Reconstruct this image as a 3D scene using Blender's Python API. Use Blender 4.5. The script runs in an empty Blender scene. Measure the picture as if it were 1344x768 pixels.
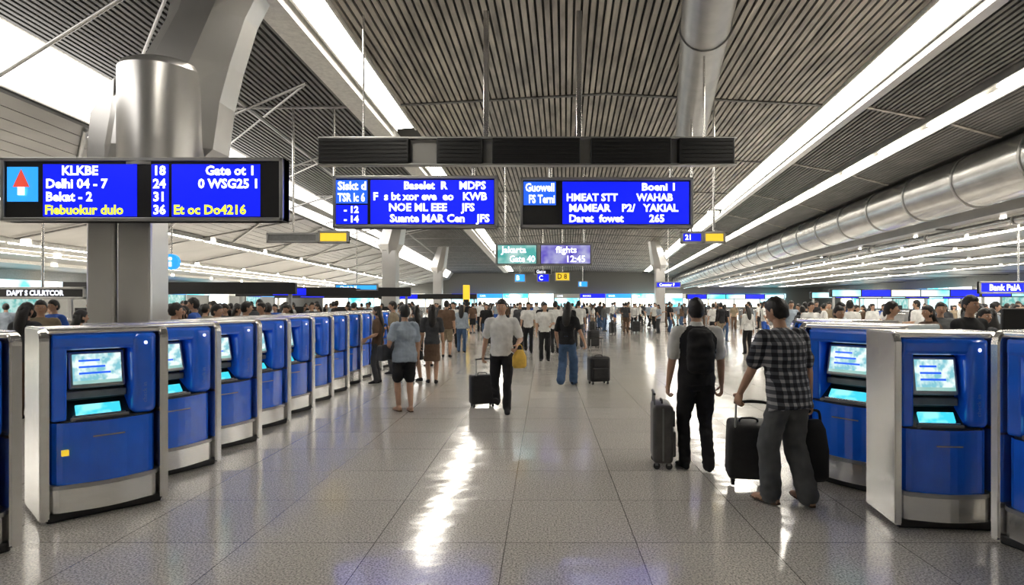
import bpy, bmesh, math, random
from mathutils import Vector, Matrix, noise
from mathutils.bvhtree import BVHTree
random.seed(7)
scene = bpy.context.scene
V = Vector
try:
    scene.view_settings.view_transform = 'Standard'
except Exception:
    pass

# ------------------------------------------------------------------ materials
def newmat(name):
    m = bpy.data.materials.new(name); m.use_nodes = True
    nt = m.node_tree
    b = nt.nodes.get('Principled BSDF')
    return m, nt, b

def pbr(name, col, rough=0.5, metal=0.0, var=0.12, scale=12.0, bump=0.0, stretch=None, coat=0.0):
    m, nt, b = newmat(name)
    tc = nt.nodes.new('ShaderNodeTexCoord')
    mp = nt.nodes.new('ShaderNodeMapping')
    if stretch: mp.inputs['Scale'].default_value = stretch
    nz = nt.nodes.new('ShaderNodeTexNoise'); nz.inputs['Scale'].default_value = scale
    nz.inputs['Detail'].default_value = 4
    rp = nt.nodes.new('ShaderNodeMapRange')
    rp.inputs[1].default_value = 0.3; rp.inputs[2].default_value = 0.7
    rp.inputs[3].default_value = 1 - var; rp.inputs[4].default_value = 1 + var
    mul = nt.nodes.new('ShaderNodeVectorMath'); mul.operation = 'SCALE'
    mul.inputs[0].default_value = col[:3]
    nt.links.new(tc.outputs['Object'], mp.inputs[0]); nt.links.new(mp.outputs[0], nz.inputs['Vector'])
    nt.links.new(nz.outputs['Fac'], rp.inputs[0]); nt.links.new(rp.outputs[0], mul.inputs['Scale'])
    nt.links.new(mul.outputs[0], b.inputs['Base Color'])
    b.inputs['Roughness'].default_value = rough; b.inputs['Metallic'].default_value = metal
    if coat: b.inputs['Coat Weight'].default_value = coat; b.inputs['Coat Roughness'].default_value = 0.08
    if bump:
        bp = nt.nodes.new('ShaderNodeBump'); bp.inputs['Strength'].default_value = bump; bp.inputs['Distance'].default_value = 0.01
        nt.links.new(nz.outputs['Fac'], bp.inputs['Height']); nt.links.new(bp.outputs[0], b.inputs['Normal'])
    return m

def emit(name, col, strength):
    m, nt, b = newmat(name)
    b.inputs['Base Color'].default_value = (*col, 1)
    b.inputs['Emission Color'].default_value = (*col, 1)
    b.inputs['Emission Strength'].default_value = strength
    b.inputs['Roughness'].default_value = 0.3
    return m

def screen_mat(name, c1, c2, strength, scale=3):
    m, nt, b = newmat(name)
    tc = nt.nodes.new('ShaderNodeTexCoord')
    nz = nt.nodes.new('ShaderNodeTexNoise'); nz.inputs['Scale'].default_value = scale
    mx = nt.nodes.new('ShaderNodeMix'); mx.data_type = 'RGBA'
    rp = nt.nodes.new('ShaderNodeMapRange'); rp.inputs[1].default_value = .4; rp.inputs[2].default_value = .6
    nt.links.new(tc.outputs['Object'], nz.inputs['Vector']); nt.links.new(nz.outputs['Fac'], rp.inputs[0])
    nt.links.new(rp.outputs[0], mx.inputs[0])
    mx.inputs[6].default_value = (*c1, 1); mx.inputs[7].default_value = (*c2, 1)
    b.inputs['Base Color'].default_value = (0.01, 0.01, 0.02, 1)
    nt.links.new(mx.outputs[2], b.inputs['Emission Color'])
    b.inputs['Emission Strength'].default_value = strength
    b.inputs['Roughness'].default_value = 0.2
    return m

def plaid_mat():
    m, nt, b = newmat('plaid_cloth')
    tc = nt.nodes.new('ShaderNodeTexCoord'); sp = nt.nodes.new('ShaderNodeSeparateXYZ')
    nt.links.new(tc.outputs['Object'], sp.inputs[0])
    def stripe(out, f, th):
        a = nt.nodes.new('ShaderNodeMath'); a.operation = 'MULTIPLY'; a.inputs[1].default_value = f
        s = nt.nodes.new('ShaderNodeMath'); s.operation = 'SINE'
        g = nt.nodes.new('ShaderNodeMath'); g.operation = 'GREATER_THAN'; g.inputs[1].default_value = th
        nt.links.new(out, a.inputs[0]); nt.links.new(a.outputs[0], s.inputs[0]); nt.links.new(s.outputs[0], g.inputs[0])
        return g.outputs[0]
    sx = stripe(sp.outputs[0], 105, 0.2); sz = stripe(sp.outputs[2], 105, 0.2)
    ad = nt.nodes.new('ShaderNodeMath'); ad.operation = 'ADD'
    nt.links.new(sx, ad.inputs[0]); nt.links.new(sz, ad.inputs[1])
    h = nt.nodes.new('ShaderNodeMath'); h.operation = 'MULTIPLY'; h.inputs[1].default_value = .5
    nt.links.new(ad.outputs[0], h.inputs[0])
    cr = nt.nodes.new('ShaderNodeValToRGB')
    cr.color_ramp.elements[0].color = (0.012, 0.013, 0.02, 1)
    cr.color_ramp.elements[1].color = (0.32, 0.32, 0.34, 1)
    e = cr.color_ramp.elements.new(0.5); e.color = (0.07, 0.075, 0.09, 1)
    nt.links.new(h.outputs[0], cr.inputs[0]); nt.links.new(cr.outputs[0], b.inputs['Base Color'])
    b.inputs['Roughness'].default_value = .85
    return m

def floor_mat():
    m, nt, b = newmat('terrazzo_tiles')
    tc = nt.nodes.new('ShaderNodeTexCoord')
    br = nt.nodes.new('ShaderNodeTexBrick')
    br.offset = 0.0; br.squash = 1.0
    br.inputs['Scale'].default_value = 1.0
    br.inputs['Brick Width'].default_value = 0.9; br.inputs['Row Height'].default_value = 0.9
    br.inputs['Mortar Size'].default_value = 0.0035; br.inputs['Mortar Smooth'].default_value = 0.1
    br.inputs['Color1'].default_value = (0.66, 0.635, 0.60, 1); br.inputs['Color2'].default_value = (0.59, 0.57, 0.54, 1)
    br.inputs['Mortar'].default_value = (0.16, 0.15, 0.14, 1)
    mp = nt.nodes.new('ShaderNodeMapping'); mp.inputs['Location'].default_value = (0.27, 0.3, 0)
    nt.links.new(tc.outputs['Object'], mp.inputs[0]); nt.links.new(mp.outputs[0], br.inputs['Vector'])
    vo = nt.nodes.new('ShaderNodeTexNoise'); vo.inputs['Scale'].default_value = 75; vo.inputs['Detail'].default_value = 3; vo.inputs['Roughness'].default_value = .7
    nt.links.new(tc.outputs['Object'], vo.inputs['Vector'])
    cr = nt.nodes.new('ShaderNodeValToRGB')
    cr.color_ramp.elements[0].position = .38; cr.color_ramp.elements[0].color = (0.38, 0.38, 0.38, 1)
    cr.color_ramp.elements[1].position = .60; cr.color_ramp.elements[1].color = (1.2, 1.18, 1.14, 1)
    nt.links.new(vo.outputs['Fac'], cr.inputs[0])
    mu = nt.nodes.new('ShaderNodeVectorMath'); mu.operation = 'MULTIPLY'
    nt.links.new(br.outputs['Color'], mu.inputs[0]); nt.links.new(cr.outputs[0], mu.inputs[1])
    nt.links.new(mu.outputs[0], b.inputs['Base Color'])
    n2 = nt.nodes.new('ShaderNodeTexNoise'); n2.inputs['Scale'].default_value = 1.3; n2.inputs['Detail'].default_value = 5
    nt.links.new(tc.outputs['Object'], n2.inputs['Vector'])
    r2 = nt.nodes.new('ShaderNodeMapRange'); r2.inputs[3].default_value = .05; r2.inputs[4].default_value = .20
    nt.links.new(n2.outputs['Fac'], r2.inputs[0]); nt.links.new(r2.outputs[0], b.inputs['Roughness'])
    n3 = nt.nodes.new('ShaderNodeTexNoise'); n3.inputs['Scale'].default_value = 3.2
    nt.links.new(tc.outputs['Object'], n3.inputs['Vector'])
    bp = nt.nodes.new('ShaderNodeBump'); bp.inputs['Strength'].default_value = .22; bp.inputs['Distance'].default_value = .02
    nt.links.new(n3.outputs['Fac'], bp.inputs['Height']); nt.links.new(bp.outputs[0], b.inputs['Normal'])
    b.inputs['IOR'].default_value = 1.8
    return m

M = {}
M['floor'] = floor_mat()
M['steel'] = pbr('brushed_steel', (.86, .85, .83), .2, .88, .04, 3, 0, (1, 1, 6))
M['steel_dark'] = pbr('satin_steel', (.42, .42, .41), .35, .8, .1, 2.5)
M['duct'] = pbr('galvanised_duct', (.52, .52, .51), .26, .9, .12, 1.5)
M['clad'] = pbr('column_cladding', (.68, .67, .65), .28, .8, .06, 1.2)
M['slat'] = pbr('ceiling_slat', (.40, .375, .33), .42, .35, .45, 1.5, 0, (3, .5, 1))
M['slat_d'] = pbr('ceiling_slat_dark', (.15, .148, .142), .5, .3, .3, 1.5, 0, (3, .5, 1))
M['back'] = pbr('ceiling_void', (.026, .025, .022), .8)
M['panel'] = pbr('ceiling_panel', (.32, .315, .30), .38, .45, .15, .6)
M['white'] = pbr('white_paint', (.78, .77, .73), .45)
M['wall'] = pbr('wall_paint', (.22, .22, .21), .6)
M['black'] = pbr('black_plastic', (.012, .012, .013), .35)
M['blackm'] = pbr('black_matte', (.02, .02, .02), .7)
M['tube'] = emit('fluorescent_tube', (1, .94, .84), 16.5)
M['tube2'] = emit('lit_trough', (1, .96, .91), 3.5)
M['blue'] = pbr('kiosk_blue', (.010, .16, .95), .2, 0, .08, 4, 0, None, .8)
M['scr_blue'] = emit('screen_blue', (.004, .012, .74), 1.1)
M['scr_blue2'] = emit('screen_light_blue', (.02, .12, .85), 1.0)
M['txt'] = emit('screen_text_white', (.85, .88, 1), 1.4)
M['txty'] = emit('screen_text_yellow', (.8, .85, .05), 1.2)
M['txtf'] = pbr('faint_print', (.12, .30, .85), .4)
M['scr_k'] = screen_mat('kiosk_screen', (.75, .88, .85), (.20, .50, .58), 1.2, 14)
M['cyan'] = screen_mat('cyan_glow', (.05, .65, .85), (.3, .9, 1), 1.2, 9)
M['teal'] = screen_mat('teal_screen', (.1, .5, .45), (.5, .75, .7), .9, 2)
M['purple'] = screen_mat('purple_screen', (.12, .08, .6), (.5, .5, .8), .9, 2)
M['shop'] = screen_mat('shop_glow', (1, .88, .66), (.6, .75, .85), 3.0, .7)
M['shopc'] = screen_mat('shop_cyan', (.05, .6, .75), (.7, .95, 1), 2.2, .5)
M['yel'] = emit('yellow_sign', (.9, .62, .04), .7)
M['red'] = emit('red_sign', (.8, .08, .05), .8)
M['skyb'] = emit('sky_blue_sign', (.03, .35, .9), 1.0)
M['grey_pl'] = pbr('grey_plastic', (.2, .2, .2), .5)
M['skin'] = pbr('skin', (.50, .30, .20), .5, 0, .06, 20)
M['hair'] = pbr('black_hair', (.010, .008, .007), .45, 0, .4, 60, .3)
M['eye'] = pbr('eye_white', (.7, .7, .68), .3)
M['lip'] = pbr('lips', (.32, .12, .09), .5)
def cloth(n, c): return pbr(n, c, .85, 0, .15, 9, .15)
M['c_white'] = cloth('cloth_white', (.70, .70, .68))
M['c_blue'] = cloth('cloth_pale_blue', (.32, .38, .45))
M['c_grey'] = cloth('cloth_grey', (.09, .095, .10))
M['c_char'] = cloth('cloth_charcoal', (.05, .052, .058))
M['c_black'] = cloth('cloth_black', (.008, .008, .010))
M['c_jeans'] = cloth('cloth_denim', (.05, .10, .20))
M['c_brown'] = cloth('cloth_brown', (.11, .065, .04))
M['c_khaki'] = cloth('cloth_khaki', (.26, .21, .14))
M['c_royal'] = cloth('cloth_royal', (.03, .10, .42))
M['c_plaid'] = plaid_mat()
M['c_yel'] = cloth('cloth_yellow', (.70, .45, .08))
M['case'] = pbr('suitcase_black', (.014, .014, .016), .5, 0, .3, 20, .1)
M['case_g'] = pbr('suitcase_grey', (.09, .086, .082), .45, .1, .2, 10)

# ------------------------------------------------------------------ mesh builder
class MB:
    def __init__(s): s.v = []; s.f = []; s.m = []; s.sm = []; s.mats = []
    def mi(s, k):
        if k not in s.mats: s.mats.append(k)
        return s.mats.index(k)
    def add(s, vs, fs, mat, smooth=False, X=None):
        o = len(s.v); i = s.mi(mat)
        for p in vs: s.v.append(tuple(X @ V(p)) if X else tuple(p))
        for f in fs: s.f.append([a + o for a in f]); s.m.append(i); s.sm.append(smooth)
    def box(s, lo, hi, mat, bevel=0, X=None, segs=2):
        lo = V(lo); hi = V(hi)
        if bevel:
            bm = bmesh.new(); bmesh.ops.create_cube(bm, size=1)
            for v in bm.verts: v.co = V(((v.co.x + .5) * (hi.x - lo.x) + lo.x, (v.co.y + .5) * (hi.y - lo.y) + lo.y, (v.co.z + .5) * (hi.z - lo.z) + lo.z))
            bmesh.ops.bevel(bm, geom=bm.edges[:], offset=bevel, segments=segs, affect='EDGES', profile=.5)
            bm.verts.ensure_lookup_table(); bm.verts.index_update()
            s.add([v.co for v in bm.verts], [[v.index for v in f.verts] for f in bm.faces], mat, segs > 3, X); bm.free()
        else:
            x0, y0, z0 = lo; x1, y1, z1 = hi
            s.add([(x0, y0, z0), (x1, y0, z0), (x1, y1, z0), (x0, y1, z0), (x0, y0, z1), (x1, y0, z1), (x1, y1, z1), (x0, y1, z1)],
                  [[3, 2, 1, 0], [4, 5, 6, 7], [0, 1, 5, 4], [1, 2, 6, 5], [2, 3, 7, 6], [3, 0, 4, 7]], mat, False, X)
    def hexa(s, a, b, mat, X=None):
        s.add(list(a) + list(b), [[3, 2, 1, 0], [4, 5, 6, 7], [0, 1, 5, 4], [1, 2, 6, 5], [2, 3, 7, 6], [3, 0, 4, 7]], mat, False, X)
    def prism(s, pts, z0, z1, mat, X=None, smooth=False, inset=0):
        n = len(pts)
        vs = [(p[0], p[1], z0) for p in pts] + [(p[0], p[1], z1) for p in pts]
        s.add(vs, [[i, (i + 1) % n, n + (i + 1) % n, n + i] for i in range(n)], mat, smooth, X)
        s.add([(p[0], p[1], z0) for p in pts], [list(range(n))[::-1]], mat, False, X)
        s.add([(p[0], p[1], z1) for p in pts], [list(range(n))], mat, False, X)
    def loft(s, rings, mat, n=14, X=None, cap=True, power=1.0, smooth=True, phase=0):
        vs = []
        for c, ax, ay in rings:
            for i in range(n):
                a = 2 * math.pi * (i + phase) / n
                ca, sa = math.cos(a), math.sin(a)
                if power != 1: ca = math.copysign(abs(ca) ** power, ca); sa = math.copysign(abs(sa) ** power, sa)
                vs.append(V(c) + V(ax) * ca + V(ay) * sa)
        fs = []
        for r in range(len(rings) - 1):
            for i in range(n):
                j = (i + 1) % n
                fs.append([r * n + i, r * n + j, (r + 1) * n + j, (r + 1) * n + i])
        if cap:
            k = len(vs); vs.append(V(rings[0][0])); vs.append(V(rings[-1][0]))
            L = (len(rings) - 1) * n
            for i in range(n):
                j = (i + 1) % n
                fs.append([k, j, i]); fs.append([k + 1, L + i, L + j])
        s.add(vs, fs, mat, smooth, X)
    def limb(s, pts, rad, mat, n=12, X=None, flat=1.0, hint=V((1, 0, 0))):
        pts = [V(p) for p in pts]
        P = []; R = []
        m = len(pts)
        for i in range(m - 1):
            p0 = pts[max(i - 1, 0)]; p1 = pts[i]; p2 = pts[i + 1]; p3 = pts[min(i + 2, m - 1)]
            st = 4 if m > 2 else 2
            for k in range(st):
                t = k / st
                q = .5 * ((2 * p1) + (p2 - p0) * t + (2 * p0 - 5 * p1 + 4 * p2 - p3) * t * t + (3 * p1 - p0 - 3 * p2 + p3) * t ** 3)
                P.append(q); R.append(rad[i] * (1 - t) + rad[i + 1] * t)
        P.append(pts[-1]); R.append(rad[-1])
        rings = []
        for i in range(len(P)):
            t = (P[min(i + 1, len(P) - 1)] - P[max(i - 1, 0)])
            if t.length < 1e-6: t = V((0, 0, 1))
            t.normalize()
            ax = hint - t * hint.dot(t)
            if ax.length < .1: ax = V((0, 1, 0)) - t * t.y
            ax.normalize(); ay = t.cross(ax)
            rings.append((P[i], ax * R[i], ay * R[i] * flat))
        t0 = (P[0] - P[1]).normalized(); t1 = (P[-1] - P[-2]).normalized()
        def capr(c, t, ring, r):
            return [(c + t * r * .5, ring[1] * .8, ring[2] * .8), (c + t * r * .8, ring[1] * .4, ring[2] * .4)]
        A = capr(P[0], t0, rings[0], R[0]); B = capr(P[-1], t1, rings[-1], R[-1])
        s.loft(A[::-1] + rings + B, mat, n, X)
    def cyl(s, a, b, r, mat, n=16, X=None, r2=None):
        a = V(a); b = V(b); t = (b - a).normalized()
        ax = t.orthogonal().normalized(); ay = t.cross(ax); r2 = r if r2 is None else r2
        s.loft([(a, ax * r, ay * r), (b, ax * r2, ay * r2)], mat, n, X, cap=False)
        for c, rr, fl_ in ((a, r, 1), (b, r2, 0)):
            vs = [c + ax * rr * math.cos(2 * math.pi * i / n) + ay * rr * math.sin(2 * math.pi * i / n) for i in range(n)]
            s.add(vs, [list(range(n))[::-1] if fl_ else list(range(n))], mat, False, X)
    def ball(s, c, r, mat, n=10, X=None):
        c = V(c); r = V(r) if hasattr(r, '__len__') else V((r, r, r))
        rings = []
        for i in range(1, n):
            a = math.pi * i / n
            rings.append((c + V((0, 0, -r.z * math.cos(a))), V((r.x * math.sin(a), 0, 0)), V((0, r.y * math.sin(a), 0))))
        s.loft(rings, mat, n + 4, X)
    def text(s, body, size, mat, X, bold=0.0, sx=1.0, fit=None):
        cu = bpy.data.curves.new('t', 'FONT'); cu.body = body; cu.size = size; cu.offset = bold; cu.resolution_u = 2
        ob = bpy.data.objects.new('t', cu); scene.collection.objects.link(ob)
        dg = bpy.context.evaluated_depsgraph_get(); me = bpy.data.meshes.new_from_object(ob.evaluated_get(dg))
        if fit and len(me.vertices):
            w_ = max(v.co.x for v in me.vertices)
            if w_ * sx > fit: sx = fit / w_
        s.add([(v.co.x * sx, v.co.y, v.co.z) for v in me.vertices], [list(p.vertices) for p in me.polygons], mat, False, X)
        bpy.data.objects.remove(ob); bpy.data.curves.remove(cu); bpy.data.meshes.remove(me)
    def mesh(s, name):
        me = bpy.data.meshes.new(name); me.from_pydata(s.v, [], s.f)
        for k in s.mats: me.materials.append(M[k])
        me.polygons.foreach_set('material_index', s.m); me.polygons.foreach_set('use_smooth', s.sm)
        me.update(); return me
    def build(s, name, loc=(0, 0, 0), rz=0, scale=1):
        ob = bpy.data.objects.new(name, s.mesh(name)); scene.collection.objects.link(ob)
        ob.location = loc; ob.rotation_euler = (0, 0, rz)
        ob.scale = (scale,) * 3 if not hasattr(scale, '__len__') else scale
        return ob
def link(name, me, loc, rz=0, scale=(1, 1, 1), tilt=0):
    ob = bpy.data.objects.new(name, me); scene.collection.objects.link(ob)
    ob.location = loc; ob.rotation_euler = (tilt, 0, rz); ob.scale = scale; return ob

def TX(x, y, z): return Matrix.Translation((x, y, z)) @ Matrix.Rotation(math.pi / 2, 4, 'X')

# ------------------------------------------------------------------ room shell
Y0, Y1 = -7.0, 105.0
b = MB(); b.box((-42, Y0, -.3), (50, Y1, 0), 'floor'); b.build('floor')

def L(x0, z, s): return (x0, z, s)
def pt(l, y, dz=0): return V((l[0] + l[2] * y, y, l[1] + dz))
def lerp(a, c, t): return tuple(a[i] * (1 - t) + c[i] * t for i in range(3))

ceil = MB()
def slab(A, B, mat, dz=0, th=.05, y0=Y0, y1=Y1, mb=None):
    mb = mb or ceil
    a = [pt(A, y0, dz), pt(B, y0, dz), pt(B, y0, dz + th), pt(A, y0, dz + th)]
    c = [pt(A, y1, dz), pt(B, y1, dz), pt(B, y1, dz + th), pt(A, y1, dz + th)]
    mb.hexa(a, c, mat)
def slats(A, B, n, mat, fill=.6, y0=6, y1=Y1, dz=-.07, th=.07):
    for i in range(n):
        slab(lerp(A, B, (i + .5 - fill / 2) / n), lerp(A, B, (i + .5 + fill / 2) / n), mat, dz, th, y0, y1)

c0 = L(-3.6, 6.95, -.015); c1 = L(0.9, 7.25, .045); c2 = L(5.6, 6.95, .106)
slab(c0, c1, 'back'); slab(c1, c2, 'back')
slats(c0, c1, 36, 'slat', .66); slats(c1, c2, 36, 'slat', .66)
l1a = L(-4.2, 6.9, -.018); l1b = L(-4.7, 6.9, -.02); l2a = L(-9.1, 6.85, -.0625); l2b = L(-9.6, 5.75, -.065)
l3 = L(-14, 4.9, -.07); l4 = L(-18, 4.1, -.07); l5 = L(-34, 4.0, -.07)
slab(c0, l1b, 'back')
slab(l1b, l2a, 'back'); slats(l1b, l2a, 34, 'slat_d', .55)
slab(l2a, l2b, 'white', .03)
slab(l2b, l3, 'back'); slats(l2b, l3, 10, 'panel', .94)
slab(l3, l4, 'panel'); slab(l4, l5, 'panel')
r1b = L(6.5, 6.95, .106); r2a = L(8.3, 6.6, .106); r2b = L(8.85, 6.5, .106); r3 = L(10.3, 6.1, .106)
r4 = L(11.9, 6.1, .106); r5 = L(12.1, 4.45, .106); r6 = L(36, 4.3, .106)
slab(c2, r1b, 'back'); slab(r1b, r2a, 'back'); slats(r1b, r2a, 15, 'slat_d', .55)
slab(r2a, r2b, 'white', .03)
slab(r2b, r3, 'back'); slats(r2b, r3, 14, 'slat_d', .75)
slab(r3, r4, 'panel'); slab(r4, r5, 'panel', 0, .04); slab(r5, r6, 'panel')
for k in range(1, 15):
    y = 6.5 * k + 3
    for A, B, m_ in ((c0, c1, 'slat_d'), (c1, c2, 'slat_d'), (l1b, l2a, 'panel'), (l2b, l3, 'slat_d'), (l3, l4, 'slat_d'), (r1b, r2a, 'slat'), (r2b, r3, 'slat'), (r5, r6, 'slat_d')):
        slab(A, B, m_, -.10, .05, y, y + .12)
ceil.build('ceiling')

w = MB(); w.hexa([pt(l5, Y0) - V((0, 0, 4.2)), pt(l5, Y0) - V((.3, 0, 4.2)), pt(l5, Y0) + V((-.3, 0, .3)), pt(l5, Y0) + V((0, 0, .3))],
                 [pt(l5, Y1) - V((0, 0, 4.2)), pt(l5, Y1) - V((.3, 0, 4.2)), pt(l5, Y1) + V((-.3, 0, .3)), pt(l5, Y1) + V((0, 0, .3))], 'wall'); w.build('wall_left')
w = MB(); w.hexa([pt(r6, Y0) - V((0, 0, 4.4)), pt(r6, Y0) - V((-.3, 0, 4.4)), pt(r6, Y0) + V((.3, 0, .3)), pt(r6, Y0) + V((0, 0, .3))],
                 [pt(r6, Y1) - V((0, 0, 4.4)), pt(r6, Y1) - V((-.3, 0, 4.4)), pt(r6, Y1) + V((.3, 0, .3)), pt(r6, Y1) + V((0, 0, .3))], 'wall'); w.build('wall_right')
w = MB(); w.box((-42, Y1, -.3), (50, Y1 + .3, 7.6), 'wall'); w.build('wall_back')
w = MB(); w.box((-42, Y0 - .3, -.3), (50, Y0, 7.6), 'white'); w.build('wall_front')

def trough(name, A, B, mat, segs, drop=.08, flange=.05, fl='white'):
    mb = MB()
    for (ya, yb) in segs:
        slab(A, B, mat, -.03 - drop * .3, .03, ya, yb, mb)
        d = (B[0] - A[0]); s_ = 1 if d > 0 else -1
        A2 = (A[0] - s_ * flange, A[1], A[2]); B2 = (B[0] + s_ * flange, B[1], B[2])
        slab(A2, A, fl, -drop - .06, drop + .06, ya, yb, mb); slab(B, B2, fl, -drop - .06, drop + .06, ya, yb, mb)
    return mb.build(name)
trough('ceiling_light_trough', c0, lerp(c0, l1a, .8), 'tube', [(2, 6.5), (8.5, 18.2), (20, 27), (28, 36), (37.5, 60), (62, 100)], fl='white')
fl = MB(); slab(l1a, l1b, 'white', -.28, .28, 3, 100, fl); fl.build('light_trough_fascia')
trough('ceiling_light_trough', lerp(c2, r1b, .05), lerp(c2, r1b, .78), 'tube', [(2, 34), (35, 60), (61, 100)])
fl = MB(); slab(lerp(c2, r1b, .86), lerp(c2, r1b, 1.12), 'steel_dark', -.3, .3, 2, 100, fl); fl.build('light_trough_fascia')
p = MB(); slab(lerp(l2a, l2b, .08), lerp(l2a, l2b, .92), 'tube2', -.03, .04, 3, 18, p); slab(lerp(l2a, l2b, .08), lerp(l2a, l2b, .92), 'tube2', -.03, .04, 19, 100, p)
p.build('ceiling_light_trough')
p = MB(); y = 8
while y < 98:
    slab(lerp(r2a, r2b, .15), lerp(r2a, r2b, .38), 'tube', -.08, .05, y, y + 2.2, p)
    slab(lerp(r2a, r2b, .62), lerp(r2a, r2b, .85), 'tube', -.08, .05, y + .4, y + 2.6, p)
    y += 3.0
slab((r2a[0], r2a[1], r2a[2]), (r2a[0] + .06, r2a[1], r2a[2]), 'steel_dark', -.22, .22, 4, 100, p)
slab((r2b[0] - .06, r2b[1], r2b[2]), r2b, 'steel_dark', -.22, .22, 4, 100, p)
p.build('fluorescent_light_row')
for (xx, ww, gap) in ((12.7, .4, .4), (14.6, .5, .3), (17.5, .5, .4), (21.5, .5, .4), (27, .5, .4)):
    p = MB(); y = 3
    while y < 98:
        zc = 4.45 - (xx - 12.1) / 24 * .15
        slab((xx, zc, .106), (xx + ww, zc, .106), 'tube', -.08, .06, y, y + 5.2, p)
        slab((xx - .05, zc, .106), (xx, zc, .106), 'white', -.1, .1, y, y + 5.2, p); slab((xx + ww, zc, .106), (xx + ww + .05, zc, .106), 'white', -.1, .1, y, y + 5.2, p)
        y += 5.2 + gap
    p.build('fluorescent_light_row')
for (xx, zc, ww) in ((-14.3, 4.84, .7), (-18.4, 4.1, .9), (-22, 4.06, .7), (-27, 4.04, .7)):
    p = MB(); y = 4
    while y < 98:
        slab((xx, zc, -.07), (xx - ww, zc, -.07), 'tube', -.12, .06, y, y + 6, p)
        slab((xx + .06, zc, -.07), (xx, zc, -.07), 'white', -.18, .18, y, y + 6, p)
        y += 6.6
    p.build('fluorescent_light_row')
def duct(name, a, bb, r, ringstep, mat='duct'):
    mb = MB(); a = V(a); bb = V(bb); mb.cyl(a, bb, r, mat, 40)
    d = (bb - a).normalized(); n_ = int((bb - a).length / ringstep)
    for i in range(1, n_):
        q = a + d * ringstep * i; mb.cyl(q, q + d * .08, r + .025, 'steel_dark', 40)
    return mb.build(name)
duct('air_duct', (10.9, 0, 5.28), (10.9 + .106 * 100, 100, 5.28), .80, 3.0)
duct('air_duct', (2.1, 7, 6.62), (4.3, 18, 6.62), .44, 4.0, 'steel_dark')
duct('pipe_run', (12.3, 3, 4.1), (12.3 + .106 * 95, 98, 4.1), .12, 5.0)
p = MB()
for k in range(7):
    y = 9 + k * 5
    p.cyl((-5.2 - .02 * y, y, 6.7), (-9.4 - .06 * y, y + 2, 5.7), .035, 'steel_dark', 8)
    p.cyl((-5.2 - .02 * y, y, 6.7), (-9.0 - .06 * y, y + 5, 6.6), .03, 'steel_dark', 8)
p.cyl((-7.0, 12, 6.4), (-10.5, 60, 6.2), .05, 'steel_dark', 8)
p.build('ceiling_truss')
p = MB()
for k in range(14):
    y = 8 + k * 6.0
    prev = None
    for t in range(9):
        q = lerp(l2b, l3, t / 8 * .98 + .01); y_ = y + t * .7
        c = pt(q, y_, -.13)
        if prev: p.cyl(prev, c, .045, 'steel_dark', 6)
        prev = c
p.build('ceiling_ribs')

# ------------------------------------------------------------------ column
col = MB()
cy = 9.95
def ring(x, y, z, rx, ry): return (V((x, y, z)), V((rx, 0, 0)), V((0, ry, 0)))
col.box((-7.25, 9.62, 0), (-6.80, 10.1, 4.3), 'clad', .04)
col.box((-6.77, 9.62, 0), (-6.22, 10.1, 4.3), 'clad', .04)
col.loft([ring(-6.7, cy, 3.3, .5, .35), ring(-6.45, cy, 3.75, .85, .6), ring(-6.25, cy, 4.1, 1.05, .66), ring(-6.15, cy, 4.85, 1.05, .64), ring(-5.75, cy, 5.45, .78, .6), ring(-5.42, cy, 6.2, .68, .55), ring(-5.1, cy, 7.05, .80, .55)], 'clad', 8, smooth=False, phase=.5)
col.cyl((-6.0, cy - .38, 3.7), (-6.0, cy - .38, 5.24), .60, 'clad', 48)
col.loft([ring(-6.0, cy - .38, 5.24, .60, .60), ring(-5.99, cy - .37, 5.32, .57, .57), ring(-5.97, cy - .35, 5.38, .48, .48), ring(-5.95, cy - .33, 5.40, .2, .2)], 'clad', 48, cap=False)
col.hexa([V((-7.1, cy - .5, 3.85)), V((-6.72, cy - .5, 3.85)), V((-6.72, cy - .4, 3.85)), V((-7.1, cy - .4, 3.85))],
         [V((-7.05, cy - .5, 4.6)), V((-6.68, cy - .5, 5.15)), V((-6.68, cy - .4, 5.15)), V((-7.05, cy - .4, 4.6))], 'clad')
col.box((-7.3, 9.57, 0), (-6.17, 10.15, .15), 'steel_dark', .02)
col.build('support_column')
for (x, y) in ((-8.6, 34), (-9.8, 56), (9.8, 52)):
    c_ = MB(); c_.box((-.4, -.4, 0), (.4, .4, 4.6), 'clad', .05)
    c_.loft([ring(0, 0, 4.3, .4, .4), ring(0, 0, 4.9, .75, .5), ring(.5 * (1 if x < 0 else -1), 0, 6.9, .5, .4)], 'clad', 8, smooth=False)
    c_.box((-.46, -.46, 0), (.46, .46, .14), 'steel_dark', .02)
    c_.build('support_column', (x, y, 0))

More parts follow.
